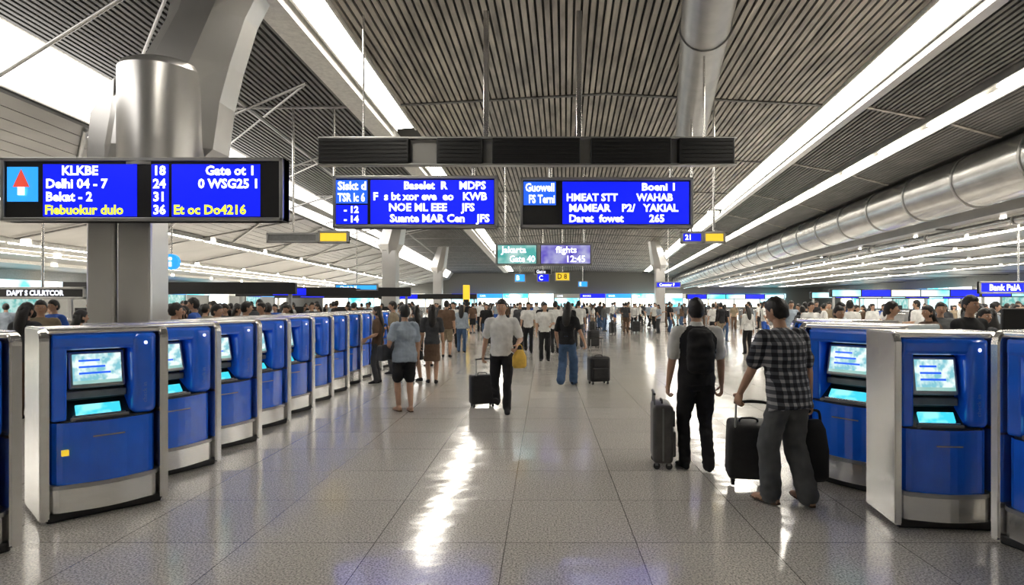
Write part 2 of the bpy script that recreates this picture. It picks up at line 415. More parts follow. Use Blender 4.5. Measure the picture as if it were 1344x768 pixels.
# ------------------------------------------------------------------ information boards
def board(name, x0, x1, z0, z1, y, panels, depth=.22, hang=None):
    mb = MB()
    t = .055
    mb.box((x0, y, z0), (x1, y + depth, z1), 'black', .02)
    for lo, hi in (((x0, y - .03, z0), (x1, y + depth, z0 + t)), ((x0, y - .03, z1 - t), (x1, y + depth, z1)),
                   ((x0, y - .03, z0), (x0 + t, y + depth, z1)), ((x1 - t, y - .03, z0), (x1, y + depth, z1))):
        mb.box(lo, hi, 'steel_dark', .01)
    for (a, c, e, f, mat, lines) in panels:
        mb.box((a, y - .012, e), (c, y, f), mat)
        nl = max(1, len(lines)); hh = (f - e) / nl if lines else 0
        for i, ln in enumerate(lines):
            if ln is None: continue
            txt, m_, off, sx = ln
            mb.text(txt, hh * .98, m_, TX(a + off * (c - a), y - .017, f - (i + .82) * hh), .007, sx, (c - a) * (.97 - off))
    if hang:
        for (hx, hz) in hang: mb.cyl((hx, y + depth / 2, z1 - .02), (hx, y + depth / 2, hz), .03, 'steel', 10)
    return mb.build(name)

W, Yl = 'txt', 'txty'
board('departures_board', -8.02, -3.86, 2.86, 3.80, 9.0, [
    (-7.93, -7.48, 3.15, 3.66, 'skyb', []),
    (-7.40, -6.02, 2.93, 3.70, 'scr_blue', [('KLKBE', W, .2, 1), ('Delhi 04 - 7', W, .03, 1), ('Bekat - 2', W, .03, 1), ('Fiebuokur dulo', Yl, .02, 1)]),
    (-5.80, -5.55, 2.93, 3.70, 'scr_blue', [('18', W, .1, 1), ('24', W, .1, 1), ('31', W, .1, 1), ('36', W, .1, 1)]),
    (-5.50, -4.20, 2.93, 3.70, 'scr_blue', [('       Gate ot 1', W, .1, 1), ('     0 WSG25 1', W, .1, 1), None, ('Et oc Do4216', Yl, .02, 1)])])
ic = MB(); ic.prism([(-.12, 0), (.12, 0), (.0, .26)], 0, .006, 'red'); ic.prism([(-.05, -.12), (.05, -.12), (.05, 0), (-.05, 0)], 0, .006, 'txt')
o = ic.build('airline_logo_panel', (-7.7, 8.965, 3.36)); o.rotation_euler = (math.pi / 2, 0, 0)
board('departures_board', -3.82, -.85, 3.01, 3.95, 11.0, [
    (-3.76, -3.2, 3.45, 3.87, 'scr_blue2', [('Siskt d', W, .05, 1), ('TSR Ic 6', W, .05, .7)]),
    (-3.76, -3.2, 3.08, 3.42, 'scr_blue', [('- 12', W, .25, 1), ('- 14', W, .25, 1)]),
    (-3.14, -.92, 3.08, 3.87, 'scr_blue', [('         Baselet  R    MDPS', W, .05, 1.0), ('F  s bt xor eve  eo   KWB', W, .02, 1), ('    NOE ML EEE     JFS', W, .05, 1), ('    Suante MAR Cen    JFS', W, .06, 1)])], hang=[(-3.3, 4.15), (-1.3, 4.15)])
board('departures_board', -.45, 2.68, 3.01, 3.92, 11.0, [
    (-.38, .2, 3.42, 3.84, 'scr_blue2', [('Guowell', W, .05, .75), ('FS Terni', W, .15, .75)]),
    (-.38, .2, 3.08, 3.38, 'blackm', []),
    (.32, 2.60, 3.08, 3.84, 'scr_blue', [('                       Boeni 1', W, .05, 1.1), ('HMEAT STT       WAHAB', W, .03, .95), ('MAMEAR    P2/   YAKIAL', W, .05, 1), ('Daret  fowet         265', W, .05, 1)])], hang=[(.1, 4.15), (2.3, 4.15)])
g = MB()
g.box((-4.1, 11.0, 4.14), (3.47, 11.12, 4.18), 'steel_dark', .01); g.box((-4.1, 11.0, 4.62), (3.47, 11.12, 4.66), 'steel_dark', .01)
g.box((-4.1, 11.14, 4.15), (3.47, 11.2, 4.65), 'panel')
for a, c in ((-4.08, -2.45), (-1.95, -1.12), (-.95, .64), (.83, 2.28), (2.42, 3.42)):
    g.box((a, 10.97, 4.17), (c, 11.16, 4.63), 'black', .015)
    for k in range(6): g.box((a + .04, 10.955, 4.20 + k * .072), (c - .04, 10.975, 4.22 + k * .072), 'blackm')
for hx in (-1.06, .62): g.box((hx - .05, 11.02, 4.65), (hx + .05, 11.12, 6.95), 'steel', .01)
for hx in (-3.3, 2.9): g.cyl((hx, 11.1, 4.65), (hx * 1.0, 11.1, 6.15 if hx > 0 else 6.9), .02, 'steel', 8)
g.build('sign_gantry')
board('digital_display', -1.62, -.2, 2.88, 3.62, 20, [(-1.54, -.28, 2.95, 3.55, 'teal', [('Jakarta', W, .1, 1), ('Gate 40', W, .3, 1)])], hang=[(-1.3, 6.9)])
board('digital_display', -.2, 1.57, 2.88, 3.62, 20, [(-.12, 1.49, 2.95, 3.55, 'purple', [('flights', W, .3, 1), ('12:45', W, .5, 1)])], hang=[(1.3, 6.9)])
def small_sign(x0, x1, z0, z1, y, mat, t='', tm='txt', top=6.8):
    board('wayfinding_sign', x0, x1, z0, z1, y, [(x0 + .06, x1 - .06, z0 + .06, z1 - .06, mat, [(t, tm, .1, .9)] if t else [])], .12, hang=[((x0 + x1) / 2, top)])
small_sign(-1.9, -1.2, 2.95, 3.5, 38, 'skyb', 'B'); small_sign(-.5, .3, 2.95, 3.5, 38, 'scr_blue', 'C'); small_sign(.6, 1.5, 2.95, 3.5, 36, 'yel', 'D 8', 'black')
small_sign(-.8, .5, 3.75, 4.2, 45, 'black', 'Gates'); small_sign(2.6, 3.4, 2.9, 3.4, 48, 'skyb', 'E')
small_sign(-5.95, -5.15, 3.22, 3.55, 16, 'yel', ''); small_sign(-7.3, -5.95, 3.24, 3.5, 16, 'grey_pl', '')
small_sign(3.35, 3.9, 3.12, 3.42, 15, 'scr_blue', '21'); small_sign(3.9, 4.45, 3.12, 3.42, 15, 'yel', '')
small_sign(6.2, 7.6, 2.5, 2.85, 34, 'scr_blue', 'Counter F', top=6.4)
small_sign(-13.5, -11.3, 1.75, 2.05, 15, 'black', 'DAPT S CULRTCOR', top=5.0)
small_sign(-9.3, -7.4, 2.2, 2.5, 27, 'skyb', 'Check in H', top=5.6)
small_sign(13.9, 16.5, 1.95, 2.35, 19.5, 'scr_blue', 'Bank PalA 17', top=4.4)
s_ = MB(); s_.cyl((0, 0, 0), (0, .1, 0), .18, 'skyb', 28); s_.cyl((0, -.012, .07), (0, .01, .07), .04, 'txt', 16); s_.box((-.028, -.012, -.11), (.028, .01, .0), 'txt'); s_.cyl((0, .05, .16), (0, .05, 2.6), .02, 'steel', 8)
s_.build('information_sign', (-8.6, 14, 2.6))
s_ = MB(); s_.box((-.22, -.12, 0), (.22, .12, 2.9), 'yel', .03); s_.box((-.18, -.13, 1.2), (.18, -.11, 1.9), 'black', .01); s_.box((-.3, -.2, 0), (.3, .2, .08), 'steel', .01); s_.build('totem_sign', (-5.4, 42, 0))

# ------------------------------------------------------------------ far shopfronts / counters
def shopfront(name, n, wd, mats, loc, rz):
    mb = MB()
    for i in range(n):
        x = i * wd
        mb.box((x + .1, 0, 1.0), (x + wd - .1, .12, 2.5), mats[i % len(mats)])
        mb.box((x, -.1, 2.55), (x + wd, .15, 3.25), ['skyb', 'white', 'shopc', 'scr_blue', 'shop'][(i * 7 + n) % 5])
        mb.box((x - .06, -.12, 0), (x + .06, .15, 3.3), 'steel_dark')
        mb.box((x + .06, -.05, 0), (x + wd - .06, .12, 1.0), 'grey_pl')
        mb.text(random.choice(['CAFE', 'BANK', 'TAX REFUND', 'EXCHANGE', 'BOOKS']), .42, 'txt', TX(x + .5, -.12, 2.75), .01)
    return mb.build(name, loc, rz)
shopfront('shopfront_row', 18, 4.4, ['shop', 'shopc', 'shop', 'shop'], (-38, 104.3, 0), 0)
shopfront('shopfront_row', 20, 4.2, ['shop', 'shopc', 'shop', 'shop', 'teal'], (35.0 + .106 * 92, 92, 0), math.atan2(-1, -.106))
aL = math.atan2(1, -.07)
shopfront('shopfront_row', 18, 5, ['wall', 'shop', 'wall', 'teal'], (-33.2 - .07 * 4, 4, 0), aL)

counters = []
def counter(loc, rz, mats, lit):
    mb = MB()
    for i in range(4):
        x = i * 1.9
        mb.box((x, 0, 0), (x + 1.3, .6, 1.1), 'grey_pl', .03); mb.box((x - .03, -.06, 1.1), (x + 1.33, .66, 1.15), 'steel', .01)
        mb.box((x + 1.35, .1, 0), (x + 1.85, 1.0, .35), 'steel_dark', .02)
        mb.box((x + .4, .2, 1.2), (x + .85, .26, 1.5), 'black', .01); mb.cyl((x + .62, .25, 1.1), (x + .62, .25, 1.25), .03, 'black', 8)
    for x in (0, 7.1): mb.box((x - .05, .55, 0), (x + .05, .65, 2.3), 'steel_dark')
    z0, z1 = (1.95, 2.35)
    mb.box((-.2, .5, z0), (7.3, .7, z1), 'black', .02)
    for i in range(5):
        if lit or i % 2: mb.box((-.1 + i * 1.48, .48, z0 + .05), (1.3 + i * 1.48, .5, z1 - .05), mats[i % len(mats)])
    counters.append((loc[0] - .3, loc[0] + 7.5, loc[1] - 1.1, loc[1] + 1.5))
    return mb.build('check_in_counter', loc, rz)
for i, (x, y, rz) in enumerate(((-15.6, 19.5, .05), (-13.2, 26, .1), (-24, 18, 0), (-16, 36, 0), (-12.5, 46, 0))):
    counter((x, y, 0), rz, ['blackm', 'scr_blue', 'blackm', 'blackm', 'skyb'], False)
for i, (x, y, rz) in enumerate(((14.5, 30, 0), (22, 30, 0), (17, 38, 0), (11, 46, 0), (22, 42, 0), (26, 22, 0))):
    counter((x, y, 0), rz, [['shopc', 'scr_blue', 'shop'], ['scr_blue', 'shopc', 'shopc']][i % 2], True)

# ------------------------------------------------------------------ kiosks
def kiosk_mesh(sticker=True):
    k = MB(); hw = .40
    def plan(w_, fy, by, r=.10, bul=.05):
        pts = []
        n = 8
        pts.append((w_, by)); pts.append((-w_, by)); pts.append((-w_, fy + r))
        for i in range(1, 5):
            a = math.pi + math.pi / 2 * i / 4
            pts.append((-w_ + r + math.cos(a) * r, fy + r + math.sin(a) * r))
        for i in range(1, n):
            t = i / n; pts.append((-w_ + r + (2 * w_ - 2 * r) * t, fy - bul * math.sin(math.pi * t)))
        for i in range(0, 5):
            a = 1.5 * math.pi + math.pi / 2 * i / 4
            pts.append((w_ - r + math.cos(a) * r, fy + r + math.sin(a) * r))
        return pts
    k.box((-.44, -.10, 0), (.44, .46, .07), 'black', .015)
    for x in (-.36, .36): k.cyl((x, -.04, 0), (x, -.04, .09), .03, 'steel_dark', 10)
    k.prism(plan(.425, -.13, .45, .12, .05), .07, .26, 'steel')
    k.prism(plan(.43, -.14, .45, .12, .05), .245, .275, 'steel_dark')
    ZL = .74
    k.prism(plan(hw, -.12, .42, .12, .05), .275, ZL, 'blue')
    k.prism(plan(hw - .01, -.105, .42, .12, .045), ZL, ZL + .015, 'black')
    rx0, rx1 = -.29, .19
    k.box((-hw, -.09, ZL + .01), (rx0, .42, 1.41), 'blue', .02)
    k.box((rx1, -.12, ZL + .01), (hw, .42, 1.41), 'blue', .06, None, 5)
    k.box((-hw, -.10, 1.29), (hw, .42, 1.41), 'blue', .03)
    k.box((rx0, .10, ZL), (rx1, .42, 1.32), 'black')
    k.box((rx0 + .005, .02, ZL + .16), (rx1 - .005, .12, ZL + .22), 'grey_pl', .01)
    T = Matrix.Translation(((rx0 + rx1) / 2, .0, 1.13)) @ Matrix.Rotation(-.2, 4, 'X')
    k.box((-.215, 0, -.145), (.215, .05, .145), 'steel_dark', .015, T)
    k.box((-.185, -.006, -.115), (.185, .0, .12), 'scr_k', 0, T)
    for i in range(3): k.box((-.14, -.010, .06 - i * .05), (.02 + .04 * i, -.006, .075 - i * .05), 'scr_blue2', 0, T)
    k.box((-.185, -.010, -.115), (.185, -.006, -.09), 'teal', 0, T)
    k.add([(rx0, -.10, ZL), (rx1, -.10, ZL), (rx1, .10, ZL + .14), (rx0, .10, ZL + .14), (rx0, .10, ZL), (rx1, .10, ZL)], [[0, 1, 2, 3], [0, 3, 4], [1, 5, 2], [0, 4, 5, 1]], 'black')
    T = Matrix.Translation(((rx0 + rx1) / 2, -.03, ZL + .07)) @ Matrix.Rotation(-math.pi / 2 + .95, 4, 'X')
    k.box((-.17, -.012, -.035), (.17, .01, .05), 'cyan', .004, T)
    k.box((-.20, -.02, -.055), (.20, .0, -.045), 'steel', .003, T)
    k.box((rx0 + .02, -.115, ZL + .005), (rx1 - .02, -.09, ZL + .035), 'grey_pl', .008)
    # one rounded hoop frame per side: swept profile with curved top-front corner
    for s_ in (-1, 1):
        x0 = s_ * .455 - .035; x1 = s_ * .455 + .035
        out = [(-.13, .03)]
        R_ = .10
        for i in range(7):
            a = math.pi - math.pi / 2 * i / 6
            out.append((-.13 + R_ + math.cos(a) * R_, 1.465 - R_ + math.sin(a) * R_))
        out += [(.50, 1.465), (.50, .03)]
        T2 = Matrix(((0, 0, 1, 0), (1, 0, 0, 0), (0, 1, 0, 0), (0, 0, 0, 1)))
        k.prism(out, x0 + .012, x1 - .012, 'steel', T2)
        ins = [(-.118, .04)] + [(-.13 + R_ + math.cos(math.pi - math.pi / 2 * i / 6) * (R_ - .012), 1.465 - R_ + math.sin(math.pi - math.pi / 2 * i / 6) * (R_ - .012)) for i in range(7)] + [(.49, 1.453), (.49, .04)]
        k.prism(ins, x0, x1, 'steel', T2)
    k.box((-.46, -.08, 1.41), (.46, .50, 1.462), 'steel', .02, None, 3)
    k.box((-.44, .42, .05), (.44, .49, 1.44), 'steel', .01)
    if sticker: k.box((-.34, -.150, .50), (-.29, -.118, .54), 'yel')
    k.text('check in', .05, 'txtf', Matrix.Translation((.31, -.124, .84)) @ Matrix.Rotation(math.pi / 2, 4, 'X') @ Matrix.Rotation(math.pi / 2, 4, 'Z'))
    k.cyl((.30, -.128, 1.33), (.30, -.118, 1.33), .014, 'txt', 12)
    k.box((-.12, -.172, .62), (.12, -.165, .63), 'steel_dark')
    return k.mesh('check_in_kiosk')
KM = kiosk_mesh(); KN = kiosk_mesh(False)
link('check_in_kiosk', KN, (-3.85, 3.72, 0), math.radians(60))
link('check_in_kiosk', KM, (-3.53, 4.88, 0), math.radians(48), (.86, 1, 1))
for k in range(1, 11):
    y = 4.85 + 1.06 * k; x = -3.60 - .066 * (y - 4.95)
    link('check_in_kiosk', KN, (x, y, 0), math.radians(64 if k < 3 else 68))
link('check_in_kiosk', KN, (2.80, 5.50, 0), math.radians(-56))
link('check_in_kiosk', KN, (2.93, 4.52, 0), math.radians(-6), (.74, .8, .985))
link('check_in_kiosk', KN, (3.34, 3.84, 0), math.radians(-72), (.9, 1, 1))
link('check_in_kiosk', KN, (3.2, 6.9, 0), math.radians(-75))

# ------------------------------------------------------------------ people
def ik(a, c, l1, l2, pole):
    a = V(a); c = V(c); d = c - a; D = d.length; mx = (l1 + l2) * .995
    if D > mx: c = a + d * (mx / D); d = c - a; D = mx
    u = d.normalized(); p = V(pole) - u * u.dot(V(pole)); p.normalize()
    t = (l1 * l1 - l2 * l2 + D * D) / (2 * D); h = math.sqrt(max(0, l1 * l1 - t * t))
    return a + u * t + p * h, c

def hand(mb, wr, d, nrm, thumb, curl, mat='skin'):
    d = V(d).normalized(); nrm = (V(nrm) - d * d.dot(V(nrm))).normalized()
    s = d.cross(nrm)
    if s.dot(V(thumb)) < 0: s = -s
    mb.loft([(wr - d * .03, s * .026, nrm * .022), (wr + d * .0, s * .028, nrm * .021), (wr + d * .03, s * .037, nrm * .018), (wr + d * .07, s * .043, nrm * .015), (wr + d * .095, s * .040, nrm * .011)], mat, 10)
    for i, (o, ln) in enumerate(((.031, .070), (.0105, .079), (-.0105, .073), (-.031, .057))):
        q = wr + d * .085 + s * o; pts = [q]; a = 0
        for seg, fr in enumerate((.45, .3, .25)):
            a += curl * (.6 if seg == 0 else 1)
            q = q + (d * math.cos(a) + nrm * math.sin(a) + s * o * .8).normalized() * ln * fr * 1.15; pts.append(q)
        mb.limb(pts, [.0095, .009, .0082, .0068], mat, 6)
    q = wr + d * .03 + s * .03; p1 = q + (s * .8 + d * .6 + nrm * .2).normalized() * .035; p2 = p1 + (s * .3 + d * .8 + nrm * .45 * (1 + curl)).normalized() * .03
    p3 = p2 + (d * .8 + nrm * .5 * (1 + curl)).normalized() * .024
    mb.limb([q, p1, p2, p3], [.014, .012, .0105, .008], mat, 6)

def person_mesh(name, ankles=None, wrists=None, lean=0.0, head_yaw=0, head_pitch=0, sleeve='short', bottom='trousers', hair='short',
                voxel=.014, curl=.5, wide=1.0, hem=.86, pitch=(0, 0), female=False, loose=1.0, shoe='shoes', untuck=True, collar=False, legflare=1.0, hair_len=1.28, pack=False):
    mb = MB(); slots = ['skin', 'shirt', 'bottom', 'shoes', 'hair', 'sleeve', 'eye', 'lip']
    for s_ in slots: mb.mi(s_)
    sw = (.16 if female else .18) * wide
    an = ankles or {1: (.10, 0, .085), -1: (-.10, 0, .085)}
    hipz = .89
    lows = [V(an[s_]) for s_ in (1, -1)]
    pel = V((0, (lows[0].y + lows[1].y) * .35, hipz + min(0, -.12 * (abs(lows[0].y - lows[1].y) ** 2))))
    def sp(x, y, z):
        q = Matrix.Rotation(lean, 3, 'X') @ V((x, y, z - hipz)); return q + pel
    X1 = V((1, 0, 0)); Y1_ = Matrix.Rotation(lean, 3, 'X') @ V((0, 1, 0))
    if female: prof = [(.155, .115), (.16, .118), (.135, .098), (.125, .092), (.145, .115), (.152, .11), (.14, .088), (.09, .065), (.058, .052)]
    else: prof = [(.152, .112), (.158, .114), (.150, .108), (.148, .106), (.160, .115), (.172, .118), (.165, .10), (.11, .075), (.062, .055)]
    zs = [hem, .92, 1.02, 1.12, 1.22, 1.31, 1.375, 1.415, 1.445]
    if not untuck: zs[0] = .90
    rings = []
    for i, (z, (a, c)) in enumerate(zip(zs, prof)):
        f = wide * (1 + .10 * loose) if i < 6 else wide
        if i == 0 and untuck: f *= 1.04
        rings.append((sp(0, 0, z), X1 * a * f, Y1_ * c * f))
    mb.loft(rings, 'shirt', 20)
    if pack:
        mb.loft([(sp(0, .13, .98), X1 * .10, Y1_ * .05), (sp(0, .15, 1.02), X1 * .135, Y1_ * .075), (sp(0, .15, 1.25), X1 * .135, Y1_ * .08), (sp(0, .13, 1.38), X1 * .11, Y1_ * .06), (sp(0, .12, 1.41), X1 * .07, Y1_ * .03)], 'shirt', 18, power=.75)
    if collar: mb.loft([(sp(0, 0, 1.42), X1 * .075, Y1_ * .068), (sp(0, .005, 1.475), X1 * .062, Y1_ * .06)], 'sleeve', 16)
    mb.limb([sp(0, .005, 1.40), sp(0, -.002, 1.46), sp(0, -.015, 1.54)], [.056, .052, .052], 'skin', 12)
    mb.loft([(pel + V((0, 0, -.09)), V((.13, 0, 0)), V((0, .10, 0))), (pel + V((0, 0, -.02)), V((.162 * wide, 0, 0)), V((0, .118, 0))), (pel + V((0, 0, .06)), V((.152 * wide, 0, 0)), V((0, .112, 0))), (pel + V((0, 0, .14)), V((.138 * wide, 0, 0)), V((0, .10, 0)))], 'bottom', 18)
    for i, s_ in enumerate((1, -1)):
        hip = pel + V((s_ * .088, 0, -.02)); ank = V(an[s_])
        knee, ank = ik(hip, ank, .405, .393, (s_ * .12, -1, 0))
        mb_leg = [hip, hip.lerp(knee, .5), knee, knee.lerp(ank, .35), ank]
        if bottom == 'trousers':
            lf = legflare
            mb.limb([hip, hip.lerp(knee, .5), knee, knee.lerp(ank, .5), ank + V((0, 0, -.03))], [.096 * wide, .086 * wide, .068 * lf, .064 * lf, .062 * lf], 'bottom', 14)
        else:
            mb.limb(mb_leg, [.085, .074, .053, .056, .036], 'skin', 12)
            if bottom == 'shorts':
                mb.limb([hip, hip.lerp(knee, .5), hip.lerp(knee, .86)], [.102, .096, .088], 'bottom', 14)
        pt_ = pitch[i]; Rm = Matrix.Rotation(-pt_, 3, 'X') @ Matrix.Rotation(s_ * .12, 3, 'Z')
        fr = []
        for (yy, wx, hz, zc) in ((.075, .022, .03, -.05), (.05, .036, .040, -.043), (0, .040, .045, -.038), (-.06, .043, .034, -.050), (-.12, .047, .025, -.058), (-.165, .042, .019, -.065), (-.19, .022, .012, -.072)):
            fr.append((ank + Rm @ V((0, yy, zc)), Rm @ V((wx, 0, 0)), Rm @ V((0, 0, hz))))
        mb.loft(fr, shoe if shoe == 'skin' else 'shoes', 12, power=.8)
        if shoe == 'skin':
            fr = [(ank + Rm @ V((0, yy, -.083)), Rm @ V((wx, 0, 0)), Rm @ V((0, 0, .009))) for yy, wx in ((.085, .03), (.05, .042), (-.06, .046), (-.15, .05), (-.2, .03))]
            mb.loft(fr, 'shoes', 12, power=.8)
    if bottom == 'skirt':
        mb.loft([(pel + V((0, 0, .1)), V((.135, 0, 0)), V((0, .10, 0))), (pel + V((0, 0, -.05)), V((.17, 0, 0)), V((0, .13, 0))), (pel + V((0, 0, -.25)), V((.175, 0, 0)), V((0, .14, 0))), (pel + V((0, 0, -.40)), V((.185, 0, 0)), V((0, .15, 0)))], 'bottom', 18)
    wr = wrists or {1: (.25, -.03, .84), -1: (-.25, -.03, .84)}
    hands = []
    for s_ in (1, -1):
        sh = sp(s_ * sw, 0, 1.375); w_ = V(wr[s_])
        el, w_ = ik(sh, w_, .285, .255, (s_ * .35, .9, -.2))
        mb.limb([sh, sh.lerp(el, .5), el, el.lerp(w_, .35), w_], [.052, .047, .040, .038, .026], 'skin', 12)
        if sleeve == 'short': mb.limb([sp(s_ * (sw - .05), 0, 1.385), sh, sh.lerp(el, .4), sh.lerp(el, .78)], [.06, .070, .069, .070], 'sleeve', 14)
        elif sleeve == 'long': mb.limb([sp(s_ * (sw - .05), 0, 1.385), sh, sh.lerp(el, .5), el, el.lerp(w_, .5), el.lerp(w_, .93)], [.06, .067, .06, .053, .047, .038], 'sleeve', 14)
        hands.append((s_, w_, (w_ - el).normalized()))
    src = mb
    me = bpy.data.meshes.new('tmp'); me.from_pydata(src.v, [], src.f); me.update()
    ob = bpy.data.objects.new('tmp', me); scene.collection.objects.link(ob)
    md = ob.modifiers.new('r', 'REMESH'); md.mode = 'VOXEL'; md.voxel_size = voxel; md.adaptivity = 0
    sm = ob.modifiers.new('s', 'SMOOTH'); sm.iterations = 3; sm.factor = .5
    dg = bpy.context.evaluated_depsgraph_get(); rm = bpy.data.meshes.new_from_object(ob.evaluated_get(dg))
    bvh = BVHTree.FromPolygons([V(v) for v in src.v], src.f)
    rv = [v.co.copy() for v in rm.vertices]; rn = [v.normal.copy() for v in rm.vertices]; rf = [list(p.vertices) for p in rm.polygons]
    fm = []
    for p in rm.polygons:
        q = bvh.find_nearest(p.center); fm.append(src.m[q[2]] if q[2] is not None else 0)
    clothv = set()
    for f, m_ in zip(rf, fm):
        if m_ in (1, 2, 5): clothv.update(f)
    for i in clothv:
        c = rv[i]; rv[i] = c + rn[i] * (noise.noise(V((c.x * 9, c.y * 9, c.z * 16))) * .011 + noise.noise(c * 28) * .004)
    bpy.data.objects.remove(ob); bpy.data.meshes.remove(me); bpy.data.meshes.remove(rm)
    out = MB(); out.mats = list(slots)
    out.v = [tuple(c) for c in rv]; out.f = rf; out.m = fm; out.sm = [True] * len(rf)
    for s_, w_, d_ in hands:
        hd = (d_ + V((0, 0, -.5))).normalized() if d_.z < .3 else d_
        hand(out, w_, hd, V((-s_, -.15, 0)), V((0, -1, 0)), curl)
    hc = sp(0, -.02, 1.592)
    HX = Matrix.Translation(hc) @ Matrix.Rotation(head_yaw, 4, 'Z') @ Matrix.Rotation(lean * .4 + head_pitch, 4, 'X')
    n, mr = 28, 20
    def sphere(fn, mat):
        vs = [fn(V((0, 0, 1)))]; fs = []
        for i in range(1, mr):
            a = math.pi * i / mr
            for j in range(n):
                t = 2 * math.pi * j / n; vs.append(fn(V((math.sin(a) * math.cos(t), math.sin(a) * math.sin(t), math.cos(a)))))
        vs.append(fn(V((0, 0, -1))))
        for j in range(n): fs.append([0, 1 + j, 1 + (j + 1) % n])
        for i in range(mr - 2):
            for j in range(n):
                a = 1 + i * n + j; c = 1 + i * n + (j + 1) % n; fs.append([a, a + n, c + n, c])
        k = 1 + (mr - 2) * n
        for j in range(n): fs.append([k + j, len(vs) - 1, k + (j + 1) % n])
        out.add(vs, fs, mat, True, HX)
    def skull(d):
        x, y, z = d; X_, Y_, Z_ = .076, .094, .114
        fx = 1.0; fy = 1.0
        if z < 0: fx = 1 - .30 * (-z) ** 1.6; fy = 1 - (.22 if y > 0 else .08) * (-z) ** 1.3
        pnt = V((x * X_ * fx, y * Y_ * fy, z * Z_))
        if y < 0:
            for ex in (-.03, .03):
                dd = (V((pnt.x - ex, 0, pnt.z - .008))).length
                if dd < .02: pnt.y += .007 * (1 - dd / .02)
        return pnt
    sphere(skull, 'skin')
    def hairf(d):
        x, y, z = d; p_ = skull(d)
        # hairline: high on the forehead, down past the ears, low on the nape
        if y < -.55: line = .42
        elif y < -.1: line = .42 - (y + .55) * 1.2
        else: line = -.12 - min(1, (y + .1) / .4) * .55
        if hair != 'short' and y > -.2: line = min(line, -.72)
        k = max(0, min(1, (z - line) / .2 + .35))
        nz = noise.noise(V((x * 4, y * 4, z * 4 + sw * 10))) * .08 + noise.noise(V((x * 11, y * 11, z * 11))) * .05
        return p_ * ((.93) * (1 - k) + (1.13 + nz + .03 * max(0, z)) * k)
    sphere(hairf, 'hair')
    out.loft([(V((0, -.082, .02)), V((.007, 0, 0)), V((0, .01, 0))), (V((0, -.098, -.005)), V((.010, 0, 0)), V((0, .012, 0))), (V((0, -.106, -.022)), V((.015, 0, 0)), V((0, .014, 0))), (V((0, -.092, -.034)), V((.010, 0, 0)), V((0, .01, 0)))], 'skin', 8, HX)
    for ex in (-.03, .03):
        out.ball((ex, -.080, .008), (.013, .008, .007), 'eye', 6, HX); out.ball((ex, -.0865, .008), (.0055, .003, .0055), 'hair', 6, HX)
        out.ball((ex, -.088, .028), (.017, .005, .003), 'hair', 6, HX)
        out.ball((ex * 2.6, .008, -.004), (.010, .018, .028), 'skin', 8, HX)
    out.ball((0, -.083, -.058), (.024, .009, .005), 'lip', 6, HX)
    if hair == 'long':
        out.loft([(HX @ V((0, .045, .05)), V((.08, 0, 0)), V((0, .055, 0))), (HX @ V((0, .06, -.06)), V((.085, 0, 0)), V((0, .05, 0))), (sp(0, .09, 1.42), V((.095, 0, 0)), V((0, .045, 0))), (sp(0, .115, hair_len), V((.07, 0, 0)), V((0, .025, 0))), (sp(0, .115, hair_len - .06), V((.03, 0, 0)), V((0, .012, 0)))], 'hair', 14)
    zmin = min(v[2] for v in out.v); out.v = [(a, c, e - zmin) for a, c, e in out.v]
    me = bpy.data.meshes.new(name); me.from_pydata(out.v, [], out.f)
    for i in range(len(slots)): me.materials.append(M['skin'])
    me.polygons.foreach_set('material_index', out.m); me.polygons.foreach_set('use_smooth', [True] * len(out.m)); me.update()
    return me, hands, zmin

def place(name, me, loc, rz, h, shirt, bottom, shoes='c_black', sleeve=None, hair='hair', skin='skin'):
    ob = link(name, me, (loc[0], loc[1], 0), rz, (h / 1.71,) * 3)
    for i, k in enumerate([skin, shirt, bottom, shoes, hair, sleeve or shirt, 'eye', 'lip']):
        ob.material_slots[i].link = 'OBJECT'; ob.material_slots[i].material = M[k]
    return ob

PI = math.pi
me, _, _ = person_mesh('man_white', ankles={1: (.09, -.20, .09), -1: (-.09, .24, .13)}, wrists={1: (.24, -.20, 1.00), -1: (-.30, .14, .80)}, pitch=(-.1, .5), collar=True, head_yaw=-.1, voxel=.012, curl=.9, untuck=True, wide=1.03)
place('man_in_white_shirt', me, (-.66, 9.35), 0, 1.72, 'c_white', 'c_black')
me, _, _ = person_mesh('man_vest', ankles={1: (.10, -.05, .085), -1: (-.10, .10, .10)}, wrists={1: (.27, -.06, .80), -1: (-.28, -.06, .82)}, pitch=(0, .15), collar=True, voxel=.010, curl=1.0, wide=1.08, head_yaw=.1, loose=1.2, pack=True)
place('man_in_black_vest', me, (1.50, 6.05), PI + .03, 1.70, 'c_black', 'c_black', sleeve='c_white')
me, _, _ = person_mesh('man_plaid', ankles={1: (.11, -.08, .085), -1: (-.11, .10, .10)}, wrists={1: (.24, -.30, .88), -1: (-.25, -.02, .81)}, lean=.17, head_yaw=.25, head_pitch=.25, voxel=.010, curl=1.0, wide=1.07, hem=.78, loose=1.8, legflare=1.38, shoe='skin', pitch=(0, .15))
place('man_in_plaid_shirt', me, (1.99, 4.98), PI + .38, 1.70, 'c_plaid', 'c_grey', shoes='c_brown')
me, _, _ = person_mesh('w1', wrists={1: (.22, -.15, 1.0), -1: (-.24, -.05, .84)}, bottom='shorts', female=True, hair='bob', voxel=.012, head_yaw=.3, hem=.80, loose=2.8, shoe='skin', ankles={1: (.08, -.05, .085), -1: (-.08, .08, .085)})
place('woman_in_pale_blue_shirt', me, (-2.14, 9.3), PI + .5, 1.62, 'c_blue', 'c_black', shoes='c_brown')
me, _, _ = person_mesh('w2', bottom='skirt', female=True, hair='long', voxel=.014, ankles={1: (.08, 0, .085), -1: (-.08, .1, .085)})
